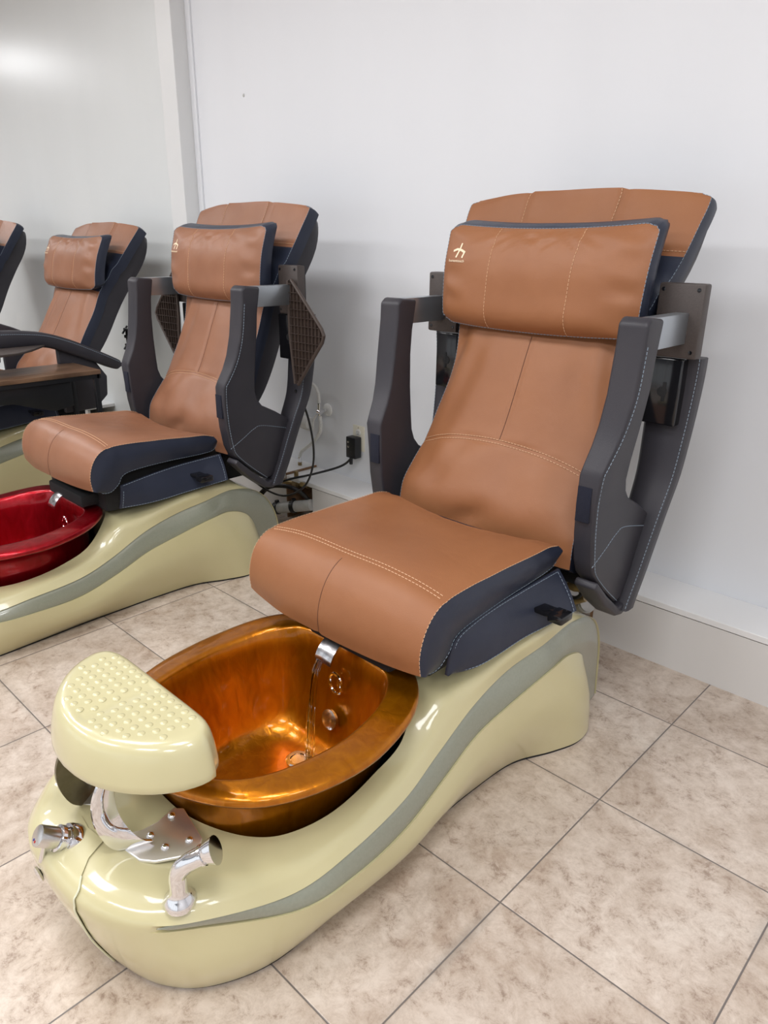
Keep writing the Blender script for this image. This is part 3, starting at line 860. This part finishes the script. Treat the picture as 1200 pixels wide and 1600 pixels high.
# ------------------------------------------------------------------ folded-up arm
WING = [(.972,1.120),(.975,1.05),(.972,.972),(.962,.880),(.944,.780),(.905,.690),(.868,.600),(.828,.498),(.783,.402)]
def arm_up(parent, sx, tray=False):
    # (y, z, inner x, outer x)
    def X(pts, x): return [Vector((x*sx, y, z)) for y, z in pts]
    prof = [(.668,1.247),(.650,1.232),(.648,1.178),(.632,1.056),(.615,.978),(.595,.925),(.568,.876),(.558,.855),(.560,.775),(.566,.686),(.580,.605),(.598,.565),(.666,.500),(.750,.432),(.785,.436),
            (.845,.529),(.885,.612),(.900,.672),(.820,.722),(.752,.757),(.728,.785),(.716,.820),(.714,.871),(.714,.962),(.718,1.068),(.724,1.143),(.742,1.240)]
    def w(z):   # the nose is a little thinner than the top
        return lerp(.356, .372, sm(.75, 1.1, z)), lerp(.416, .453, sm(.75, 1.1, z))
    m = MB()
    m.prism([Vector((.37*sx, y, z)) for y, z in prof], ((.082)*sx, 0, 0), .010, seg=4)
    for p in m.v:
        a, b = w(p.z); f = (abs(p.x)-.37)/.082; p.x = sx*lerp(a, b, f)
    o = m.build('armrest', 'charcoal', parent, angle=50)
    # rear wing
    s = MB(); wing = WING
    rows = []
    for q in curve([(a, b, 0) for a, b in wing], 28):
        y, z = q.x, q.y; t = max(0, min(1, (z-.43)/.67))
        xi, xo = lerp(.358, .325, t), lerp(.444, .476, t)
        r = []
        for x, dy in ((xi, .0), (xi+.012, -.012), (xo-.012, -.012), (xo-.003, -.008), (xo, .004), (xo, .032), (xo-.008, .042), (xi+.01, .042), (xi, .03)):
            r.append(Vector((x*sx, y+dy, z)))
        rows.append(r)
    s.grid(rows, wrap=True); s.add(rows[0], [tuple(range(9))]); s.add(rows[-1], [tuple(range(9))])
    # foot of the wing, tucked under the pad
    s.prism([Vector((.362*sx, y, z)) for y, z in ((.600,.552),(.668,.487),(.752,.420),(.800,.425),(.812,.400),(.775,.388),(.735,.398),(.655,.462),(.585,.535))], (.068*sx, 0, 0), .007)
    s.build('arm_wing', 'charcoal', o, angle=50)
    st = Seams()
    stitch(st, [(sx*(lerp(.444, .476, max(0, min(1, (v.y-.43)/.67)))-.006), v.x-.0125, v.y) for v in curve([(a, b, 0) for a, b in wing], 60)], .0011)
    fr = curve([(y, z, 0) for y, z in prof[2:14]], 80)
    stitch(st, [(sx*(w(p.y)[1]+.0006), p.x+.013, p.y) for p in fr], .0012)
    x = sx*(w(.6)[1]+.0008)
    stitch(st, curve([(x, .578, .600), (x, .64, .632), (x, .700, .665), (x, .745, .672), (x, .875, .640)], 40), .0010)
    st.build('arm_stitching', 'seamblue', o)
    # steel bar to the mount
    b = MB(); b.box(tuple(sorted((.402*sx, .440*sx)))[:1]+(.69, 1.162), tuple(sorted((.402*sx, .440*sx)))[1:]+(.93, 1.243), .002)
    b.build('arm_bar', 'steel', o)
    # velcro square on the front
    p = MB(); a_, b_ = w(.77)
    p.box((min(sx*(a_+.006), sx*(b_-.014)), .5562, .728), (max(sx*(a_+.006), sx*(b_-.014)), .572, .825), .0015)
    p.build('velcro_patch', 'patch', o)
    # mount plate with four screws
    mt = MB(); mt.box((min(.348*sx, .474*sx), .915, 1.122), (max(.348*sx, .474*sx), .958, 1.318), .006)
    mo = mt.build('arm_mount', 'plate', parent)
    for x, z in ((.362, 1.302), (.458, 1.302), (.362, 1.14), (.458, 1.14)):
        sc = MB(); sc.lathe([(.0055, 0), (.0055, .0012), (.003, .0016)], (x*sx, .9152, z), (0, -1, 0), 12); sc.build('screw', 'gloss', mo)
    hb = MB(); hb.box((min(.325*sx, .440*sx), .925, .93), (max(.325*sx, .440*sx), .975, 1.118), .005)
    h = hb.build('hinge_box', 'gloss', parent)
    k = MB(); k.lathe([(.014, 0), (.014, .002)], (.392*sx, .9255, 1.025), (0, -1, 0), 20); k.box((min(.392*sx, .402*sx), .9230, .998), (max(.392*sx, .402*sx), .9255, 1.052), .001)
    k.build('keyhole', 'matte', h)
    if tray:
        # fold-down manicure tray, ribbed underside outward
        t = MB(); y0 = .902
        out = [(.432,1.258),(.455,1.262),(.555,1.162),(.636,1.080),(.650,1.055),(.640,1.028),(.587,.965),(.480,.836),(.460,.838),(.436,1.04)]
        t.prism([Vector((x*sx, y0, z)) for x, z in out], (0, .006, 0), .001)
        t.tube([Vector((x*sx, y0-.004, z)) for x, z in out], .0075, 8, closed=True)
        def inside(x, z):
            c = False; n = len(out)
            for i in range(n):
                (x1, z1), (x2, z2) = out[i], out[(i+1) % n]
                if (z1 > z) != (z2 > z) and x < (x2-x1)*(z-z1)/(z2-z1)+x1: c = not c
            return c
        for hor in (0, 1):
            for q in range(13):
                run = []
                for k_ in range(61):
                    if hor: z = .85+q*.033; x = .43+k_*.0038
                    else: x = .452+q*.022; z = .82+k_*.0076
                    if inside(x, z): run.append((x, z))
                if len(run) > 2:
                    a, b2 = run[0], run[-1]
                    xs = sorted((a[0]*sx, b2[0]*sx))
                    t.box((xs[0]-.001, y0-.009, a[1]-.001), (xs[1]+.001, y0, b2[1]+.001))
        t.build('folding_tray', 'tray', parent, smooth=False)
    return o

# ------------------------------------------------------------------ lowered curved arm (third and fourth chair)
def arm_down(parent, sx):
    top = [(-.12,.93),(.10,.955),(.32,.958),(.517,.937),(.65,.895),(.788,.83),(.93,.755),(.95,.735)]
    bot = [(-.12,.875),(.10,.872),(.31,.868),(.509,.86),(.63,.822),(.775,.760),(.905,.700),(.945,.708)]
    a = curve([(p, q, 0) for p, q in top], 40); b = curve([(p, q, 0) for p, q in bot], 40)
    rows = []
    for p, q in zip(a, b):
        x0, x1 = .375, .462; r = []
        h = p.y-q.y
        for x, f in ((x0, .15), (x0, .85), (x0+.012, 1), (x1-.012, 1), (x1, .85), (x1, .15), (x1-.01, 0), (x0+.01, 0)):
            r.append(Vector((x*sx, lerp(q.x, p.x, f), q.y+h*f)))
        rows.append(r)
    m = MB(); m.grid(rows, wrap=True); m.add(rows[0], [tuple(range(8))]); m.add(rows[-1], [tuple(range(8))])
    o = m.build('armrest', 'charcoal', parent, angle=50)
    st = Seams(); stitch(st, [(sx*.463, lerp(q.x, p.x, .82), lerp(q.y, p.y, .82)) for p, q in zip(a, b)], .0012); st.build('arm_stitching', 'seamblue', o)
    s = MB(); s.prism([Vector((.395*sx, y, z)) for y, z in ((.60,.85),(.80,.765),(.87,.66),(.86,.55),(.78,.48),(.60,.48))], (.03*sx, 0, 0), .008)
    s.build('arm_support', 'charcoal', o)
    t = MB(); t.prism([Vector((x*sx, y, .862)) for x, y in ((.40,-.10),(.66,-.10),(.70,.20),(.68,.30),(.60,.40),(.42,.56))], (0, 0, .012), .003)
    t.build('side_tray', 'plate', o)
    return o

# ------------------------------------------------------------------ whole chair
def rot_about(y0, z0, deg, dy=0, dz=0):
    a = math.radians(deg); c, s = math.cos(a), math.sin(a)
    def f(p):
        y, z = p.y-y0, p.z-z0
        return Vector((p.x, y0+dy+y*c+z*s, z0+dz-y*s+z*c))
    return f
IDENT = lambda p: Vector(p)

def cord(parent, pts, r, n=60):
    m = MB(); m.tube(curve([Vector(p)-parent.location for p in pts], n), r, 10); return m.build('power_cord', 'hose', parent)

def spa_chair(cx, label, bowl, brown, recline=0, arms='up', tray=False, wet=False):
    root = empty('pedicure_chair', (cx, 0, 0), label, 'pedicure chair', 'pedicure spa chairs along the wall')
    bx = rot_about(.60, .60, recline)
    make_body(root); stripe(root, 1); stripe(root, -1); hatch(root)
    basin(root, bowl)
    if wet: water(root)
    footrest(root); bracket(root, 1); bracket(root, -1); faucet_knob(root); hand_shower(root)
    # waterfall spout over the basin's rear rim
    sp = MB(); rows = []
    for q in curve([(.07,.447,0),(.045,.446,0),(.015,.437,0),(-.008,.418,0),(-.02,.398,0)], 14):
        rows.append([Vector((x, q.x, q.y+.004*(1-(x/.03)**2)+d)) for x, d in ((-.03, 0), (-.02, 0), (0, 0), (.02, 0), (.03, 0), (.03, -.010), (-.03, -.010))])
    sp.grid(rows, wrap=True); sp.add(rows[0], [tuple(range(7))]); sp.add(rows[-1], [tuple(range(7))])
    sp.build('spout', 'worn', root, angle=50)
    seat(root, brown, (lambda p: Vector((p.x, p.y+.025*(1-p.y/.55), p.z+.036*(1-p.y/.55)))) if tray else IDENT)
    # underframe
    u = MB(); u.box((-.26, .09, .40), (.26, .62, .57), .02); u.box((-.10, .02, .425), (.20, .12, .475), .01)
    u.box((-.24, .58, .40), (.24, .80, .52), .02)
    u.build('seat_underframe', 'matte', root)
    for sx in (1, -1):
        F = [[(.300,.118,.424),(.306,.135,.512),(.308,.20,.538),(.312,.30,.553),(.318,.42,.562),(.328,.565,.572)],
             [(.300,.118,.424),(.325,.20,.420),(.335,.28,.425),(.345,.38,.437),(.362,.46,.447),(.388,.575,.462)]]
        if tray:
            F = [[(.310,.135,.518),(.312,.22,.531),(.314,.31,.543),(.316,.40,.551),(.320,.50,.556),(.326,.585,.560)],
                 [(.302,.125,.424),(.322,.21,.424),(.335,.29,.428),(.346,.38,.437),(.362,.47,.447),(.385,.575,.460)]]
        n = 24; rows = []
        for i in range(n+1):
            a = cr(F[0], 5*i/n); b = cr(F[1], 5*i/n)
            rows.append([a.lerp(b, k/6)+Vector((.006*math.sin(PI*k/6), 0, 0)) for k in range(7)])
        rows = [[Vector((p.x*sx, p.y, p.z)) for p in r] for r in rows]
        f = MB(); f.grid(rows); f.grid([[p+Vector((-.006*sx, 0, .0)) for p in r] for r in rows])
        edge = [r[0] for r in rows]+rows[-1][1:]+[r[-1] for r in rows[-2::-1]]+rows[0][-2:0:-1]
        e2 = [p+Vector((-.006*sx, 0, 0)) for p in edge]; f.grid([edge, e2], wrap=True)
        fo = f.build('side_flap', 'navy', root, angle=50)
        st = Seams(); cen = sum(edge, Vector())/len(edge)
        stitch(st, [p.lerp(cen, .045)+Vector((.002*sx, 0, 0)) for p in edge], .0010); st.build('flap_stitching', 'seamblue', fo)
    lv = MB(); lv.box((.33, .425, .496), (.425, .472, .510), .004, mat=None); lv.box((.385, .42, .488), (.43, .478, .512), .006)
    lv.build('slide_lever', 'gloss', root)
    backrest(root, brown, bx)
    pillow(root, brown, bx)
    # lumbar frame between back and base
    fr = MB(); fr.box((-.25, .66, .46), (.25, .78, .66), .02); fr.build('back_hinge', 'matte', root)
    for sx in (1, -1):
        if arms == 'up': arm_up(root, sx, tray)
        else: arm_down(root, sx)
        if arms == 'up':
            cr_ = MB(); cr_.box((min(.25*sx, .46*sx), .960, 1.16), (max(.25*sx, .46*sx), .972, 1.28), .003); cr_.build('cross_brace', 'matte', root)
            cr_ = MB(); cr_.box((min(.25*sx, .40*sx), .70, .47), (max(.25*sx, .40*sx), .76, .52), .004); cr_.build('cross_brace', 'matte', root)
    return root

CX1 = -.576; D = 1.656
spa_chair(CX1, 'brown and navy pedicure chair with amber basin, nearest the camera', 'amber', 'brown', wet=True)
chair2 = spa_chair(CX1-D, 'brown pedicure chair with red basin and ribbed folding trays', 'redbowl', 'brown2', recline=-.6, tray=True)
spa_chair(CX1-2*D, 'reclined pedicure chair with lowered curved armrests behind the small table', 'redbowl', 'brown2', recline=7, arms='down')
spa_chair(CX1-3*D, 'pedicure chair cut off by the left edge of the photo', 'redbowl', 'brown2', recline=4, arms='down')

# ------------------------------------------------------------------ wooden topped side table between second and third chair
tb = empty('side_table', (-3.31, .22, 0), 'narrow black metal table with worn dark wood top between two chairs', 'table')
def tparts():
    def L(mb): return mb
    m = MB(); m.box((-.165, -.60, .735), (.175, .46, .757), .002); m.build('table_top', 'walnut', tb)
    f = MB()
    for x in (-.145, .160): f.box((x-.01, -.59, .712), (x+.01, .45, .7345))
    for y in (-.59, .44): f.box((-.155, y, .712), (.17, y+.02, .7345))
    f.build('table_frame', 'dark', tb)
    for x in (-.142, .158):
        for y in (-.575, .435):
            l = MB(); l.box((x-.012, y-.012, 0), (x+.012, y+.012, .7115), .001); l.build('leg', 'dark', tb)
    ap = MB()
    pts = [(-.57,.710),(.30,.710),(.30,.585),(.20,.57),(.10,.60),(0,.635),(-.2,.64),(-.57,.63)]
    ap.prism([Vector((.150, y, z)) for y, z in pts], (.008, 0, 0), .001); ap.build('apron_panel', 'dark', tb)
tparts()

# ------------------------------------------------------------------ plumbing and electrics on the wall
def valve_set(x, label):
    r = empty('water_supply_valve', (x, WY, .575), label, 'valve')
    m = MB(); m.lathe([(.034, -.001), (.034, .004), (.028, .009), (.014, .011)], (0, 0, 0), (0, -1, 0), 28); m.build('wall_flange', 'whiteplastic', r)
    v = MB(); v.tube([(0, -.008, 0), (0, -.06, 0)], .008, 12); v.tube([(0, -.06, -.02), (0, -.06, .045)], .009, 12); v.lathe([(.012, -.012), (.014, 0), (.012, .014)], (0, -.06, 0), (1, 0, 0), 14)
    v.build('valve_body', 'chrome', r)
    return r
def wall_things():
    xo = -1.937
    valve_set(-2.175, 'chrome angle valve with white round flange on the wall behind the red-basin chair')
    h = MB(); h.tube(curve([(-2.175,1.38,.622),(-2.178,1.38,.665),(-2.205,1.38,.705),(-2.262,1.38,.715),(-2.32,1.38,.67),(-2.36,1.38,.58),(-2.37,1.38,.46)], 30), .009, 10)
    tag(h.build('water_hose', 'whitehose'), 'white braided hose looping up from the wall valve', 'hose')
    h = MB(); h.tube(curve([(-2.172,1.38,.55),(-2.165,1.38,.51),(-2.175,1.38,.46),(-2.226,1.38,.405),(-2.29,1.378,.356),(-2.325,1.375,.33),(-2.335,1.37,.30)], 30), .010, 10)
    h.tube(curve([(-2.18,1.365,.56),(-2.20,1.36,.53),(-2.21,1.36,.48),(-2.25,1.36,.47),(-2.30,1.36,.475)], 20), .006, 10)
    tag(h.build('water_hose', 'whitehose'), 'white hose hanging down the wall from the valve toward the opening', 'hose')
    h = MB(); h.lathe([(.03, -.03), (.034, -.02), (.034, .05), (.03, .06), (.012, .062)], (-2.275, 1.375, .50), (-1, 0, 0), 20)
    tag(h.build('inline_filter', 'whiteplastic'), 'small white cylinder fitting on the hoses below the wall valve', 'water fitting')
    s = MB(); s.tube([(-2.335,1.37,.001),(-2.335,1.37,.27)], .011, 10, mi=0); s.tube([(-2.335,1.37,.27),(-2.335,1.37,.305)], .009, 8, mi=1)
    tag(s.build('stub_pipe', ['brass', 'chrome']), 'beige pipe stub rising through the ledge gap below the white hose', 'pipe')
    # outlet
    ox, oz = -1.937, .467
    r = empty('wall_outlet', (ox, WY, oz), 'ivory duplex wall outlet with a black adapter plugged in', 'outlet')
    m = MB(); m.box((-.041, -.007, -.066), (.041, .0, .066), .003); m.build('cover_plate', 'ivory', r)
    for z in (-.021, .031):
        m = MB(); m.lathe([(.017, 0), (.017, .003), (.016, .0035)], (0, -.0065, z), (0, -1, 0), 24); so = m.build('socket', 'whiteplastic', r)
        k = MB()
        for dx in (-.006, .006): k.box((dx-.001, -.0105, z-.001), (dx+.001, -.0098, z+.007))
        k.lathe([(.0022, .0), (.0022, .0008)], (0, -.0098, z-.008), (0, -1, 0), 8); k.build('socket_slots', 'matte', so, smooth=False)
    m = MB(); m.lathe([(.003, 0), (.003, .0015)], (0, -.0065, .055), (0, -1, 0), 10); m.build('screw', 'cap', r)
    a = empty('power_adapter', (ox-.006, WY-.0105, oz-.042), 'black block adapter plugged into the wall outlet', 'adapter')
    m = MB(); m.box((-.034, -.048, -.055), (.034, -.002, .055), .005); m.build('adapter_body', 'dark', a)
    for z in (.03, .005):
        m = MB(); m.lathe([(.006, 0), (.006, .002), (.004, .003)], (-.015, -.048, z), (0, -1, 0), 14); m.build('adapter_button', 'cap', a)
    cord(a, [(ox-.004,1.385,.405),(ox-.006,1.385,.37),(ox-.06,1.36,.32),(-2.12,1.28,.268),(-2.22,1.20,.235),(-2.30,1.14,.19),(-2.34,1.09,.12),(-2.35,1.05,.01)], .0058)
    g = MB(); g.tube([(.004, -.047, -.052), (.003, -.047, -.085)], .009, 10); g.build('cord_grip', 'hose', a)
    cord(chair2, [(-1.815,.93,.80),(-1.805,.98,.70),(-1.81,1.02,.55),(-1.84,1.04,.42),(-1.92,1.05,.30),(-2.06,1.05,.22),(-2.20,1.05,.21),(-2.29,1.02,.26),(-2.32,.98,.36),(-2.33,.93,.43)], .005, 70)
    cord(chair2, [(-2.50,.84,.46),(-2.515,.90,.40),(-2.52,.96,.30),(-2.52,1.02,.15),(-2.52,1.06,.02)], .0055)
wall_things()

def plumbing(x, y0, label, lab2, lab3):
    r = empty('drain_pipe', (x, y0, .0), label, 'pipe')
    p = MB(); p.tube([(-.17, -.04, .055), (.10, .05, .125)], .030, 20); p.build('pipe_run', 'pipe', r)
    for t in (.25, .62):
        c = MB(); q = Vector((-.17, -.04, .055)).lerp(Vector((.10, .05, .125)), t); d = Vector((.27, .09, .07)).normalized()
        c.tube([q-d*.012, q+d*.012], .034, 20); c.box((q.x-.006, q.y-.01, q.z+.03), (q.x+.006, q.y+.01, q.z+.045)); c.build('hose_clamp', 'dark', r)
    b = MB()
    b.tube([(x-.14, y0+.05, .20), (x+.06, y0+.10, .21)], .013, 12); b.tube([(x-.04, y0+.07, .20), (x-.04, y0+.07, .275)], .012, 12)
    b.lathe([(.018, -.018), (.020, 0), (.018, .018)], (x-.04, y0+.07, .205), (1, 0, 0), 8); b.lathe([(.017, -.012), (.019, 0), (.017, .012)], (x+.03, y0+.09, .208), (1, 0, 0), 8)
    b.tube([(x+.03, y0+.09, .21), (x+.06, y0+.02, .235)], .012, 12)
    tag(b.build('brass_fitting', 'brass'), lab2, 'pipe fitting')
    h = MB(); h.tube(curve([(x-.24, y0-.10, .012), (x-.21, y0-.08, .10), (x-.14, y0-.05, .185), (x-.02, y0-.02, .215), (x+.05, y0+.02, .19), (x+.085, y0+.08, .10), (x+.085, y0+.10, .012)], 40), .011, 10)
    tag(h.build('rubber_hose', 'hose'), lab3, 'hose')
plumbing(-2.17, 1.17, 'grey pipe with dark clamps in the ledge opening beside the red-basin chair', 'beige brass fittings in the ledge opening beside the red-basin chair', 'black hose over the grey pipe beside the red-basin chair')
def plumbing_near():
    r = empty('drain_pipe', (-.36, .97, 0), 'grey pipe elbow showing behind the amber-basin chair', 'pipe')
    p = MB(); p.tube(curve([(-.10, .04, .012), (-.085, .03, .14), (-.05, .0, .235), (.0, -.03, .285), (.03, -.045, .305)], 16), .030, 20); p.build('pipe_run', 'pipe', r)
    c = MB(); c.tube([(.010, -.035, .292), (.022, -.041, .300)], .034, 20); c.build('hose_clamp', 'pipe', r)
    x, y0 = -.36, .90
    b = MB(); b.lathe([(.020, -.02), (.024, 0), (.020, .02)], (x-.01, y0, .365), (1, .2, 0), 10); b.tube([(x-.08, y0-.01, .34), (x+.05, y0+.01, .385)], .015, 12)
    b.lathe([(.018, -.02), (.020, 0), (.018, .02)], (x+.04, y0+.01, .38), (0, .3, 1), 10); b.tube([(x-.06, y0, .35), (x-.06, y0+.02, .02)], .011, 12)
    b.tube([(x+.03, y0, .33), (x-.05, y0-.01, .28)], .012, 10)
    tag(b.build('brass_fitting', 'brass'), 'beige brass fittings showing behind the amber-basin chair', 'pipe fitting')
    h = MB(); h.tube(curve([(-.44, .86, .43), (-.416, .85, .392), (-.385, .85, .360), (-.348, .85, .345), (-.321, .85, .365), (-.322, .86, .405), (-.345, .89, .44), (-.38, .93, .40), (-.40, 1.03, .2), (-.40, 1.06, .012)], 50), .006, 10)
    tag(h.build('rubber_hose', 'hose'), 'black looped hose behind the amber-basin chair', 'hose')
    w = MB(); w.box((-.62, 1.10, .0), (-.60, 1.22, .22))
plumbing_near()
# black taps on the wall between second and third chair
r = empty('wall_tap', (-4.14, WY, .785), 'small black twin tap on the wall left of the red-basin chair', 'tap')
m = MB(); m.lathe([(.022, 0), (.022, .01), (.01, .014)], (0, 0, 0), (0, -1, 0), 18); m.tube([(0, -.01, 0), (0, -.09, 0)], .011, 12); m.tube([(0, -.07, .05), (0, -.07, -.13)], .012, 12); m.build('tap_body', 'gloss', r)
for z, s_ in ((.045, 1), (-.06, -1)):
    m = MB(); m.tube([(-.035*1, -.07, z), (.05, -.07, z)], .009, 10); m.lathe([(.014, 0), (.018, .008), (.014, .018)], (.045, -.07, z), (1, 0, 0), 10); m.tube([(-.03, -.09, z-.03), (-.03, -.05, z+.02)], .007, 8); m.build('tap_handle', 'gloss', r)
# floor and wall specks
for (x, y) in ((-2.30, -.02),):
    m = MB(); m.prism([(x, y, .0), (x+.02, y+.004, .0), (x+.022, y+.012, .0), (x+.004, y+.010, .0)], (0, 0, .002)); tag(m.build('debris_chip', 'dark'), 'tiny dark chip on the floor tile left of the amber basin', 'debris')
m = MB(); m.lathe([(.009, 0), (.007, .003), (.002, .004)], (-2.77, WY, 2.10), (0, -1, 0), 8); tag(m.build('wall_nail', 'pipe'), 'tiny nail mark high on the white wall', 'nail')

# ------------------------------------------------------------------ light
def area(name, loc, rot, sx, sy, power, col=(1, 1, 1)):
    l = bpy.data.lights.new(name, 'AREA'); l.shape = 'RECTANGLE'; l.size = sx; l.size_y = sy; l.energy = power; l.color = col
    o = bpy.data.objects.new(name, l); COL.objects.link(o); o.location = loc; o.rotation_euler = rot; return o
pw = (X1-XW-1)/nx
for i in range(nx):
    area('window_daylight', (XW+.5+pw*(i+.5), Y0-.12, 1.25), (PI/2, 0, 0), pw-.08, 1.66, 16, (.95, .975, 1))
# ceiling panels with housings
spots = [(x, y, p) for x in (-6.0, -3.8, -1.6, .6, 2.8) for y, p in ((-2.9, 100), (-.8, 74))] + [(-8.7, .05, 74)]
for x, y, p in spots:
    if True:
        m = MB(); m.box((x-.62, y-.32, ZC-.06), (x+.62, y+.32, ZC-.035), .004); m.box((x-.64, y-.34, ZC-.035), (x+.64, y+.34, ZC-.001), .004)
        tag(m.build('ceiling_light', 'white', smooth=False), 'flat white ceiling light panel above the salon floor', 'ceiling light', 'ceiling light panels')
        area('ceiling_panel', (x, y, ZC-.065), (0, 0, 0), 1.2, .6, p, (.975, .982, 1))

W = bpy.data.worlds.new('sky'); SC.world = W; W.use_nodes = True
W.node_tree.nodes['Background'].inputs['Color'].default_value = (.8, .88, 1, 1)
W.node_tree.nodes['Background'].inputs['Strength'].default_value = .6

# ------------------------------------------------------------------ camera
yaw, pitch, roll = math.radians(-43.75889), math.radians(20.44358), math.radians(.50285)
Fv = Vector((math.sin(yaw)*math.cos(pitch), math.cos(yaw)*math.cos(pitch), -math.sin(pitch)))
Rv = Vector((math.cos(yaw), -math.sin(yaw), 0)); Uv = Rv.cross(Fv)
R2_ = Rv*math.cos(roll)+Uv*math.sin(roll); U2_ = Uv*math.cos(roll)-Rv*math.sin(roll)
cam = bpy.data.cameras.new('camera'); co = bpy.data.objects.new('camera', cam); COL.objects.link(co)
mt = Matrix((R2_, U2_, -Fv)).transposed().to_4x4(); mt.translation = Vector((.67147, -1.09711, 1.42))
co.matrix_world = mt
cam.sensor_fit = 'VERTICAL'; cam.sensor_height = 36; cam.sensor_width = 27; cam.lens = 36*1141.731/1600
cam.clip_start = .05; cam.clip_end = 100
SC.camera = co
SC.view_settings.view_transform = 'Standard'; SC.view_settings.look = 'None'
SC.view_settings.exposure = -1.2; SC.view_settings.gamma = 1; SC.view_settings.use_curve_mapping = False
SC.cycles.max_bounces = 8; SC.cycles.diffuse_bounces = 5; SC.cycles.glossy_bounces = 4; SC.cycles.transmission_bounces = 6
SC.cycles.caustics_reflective = False; SC.cycles.caustics_refractive = False; SC.cycles.sample_clamp_indirect = 6
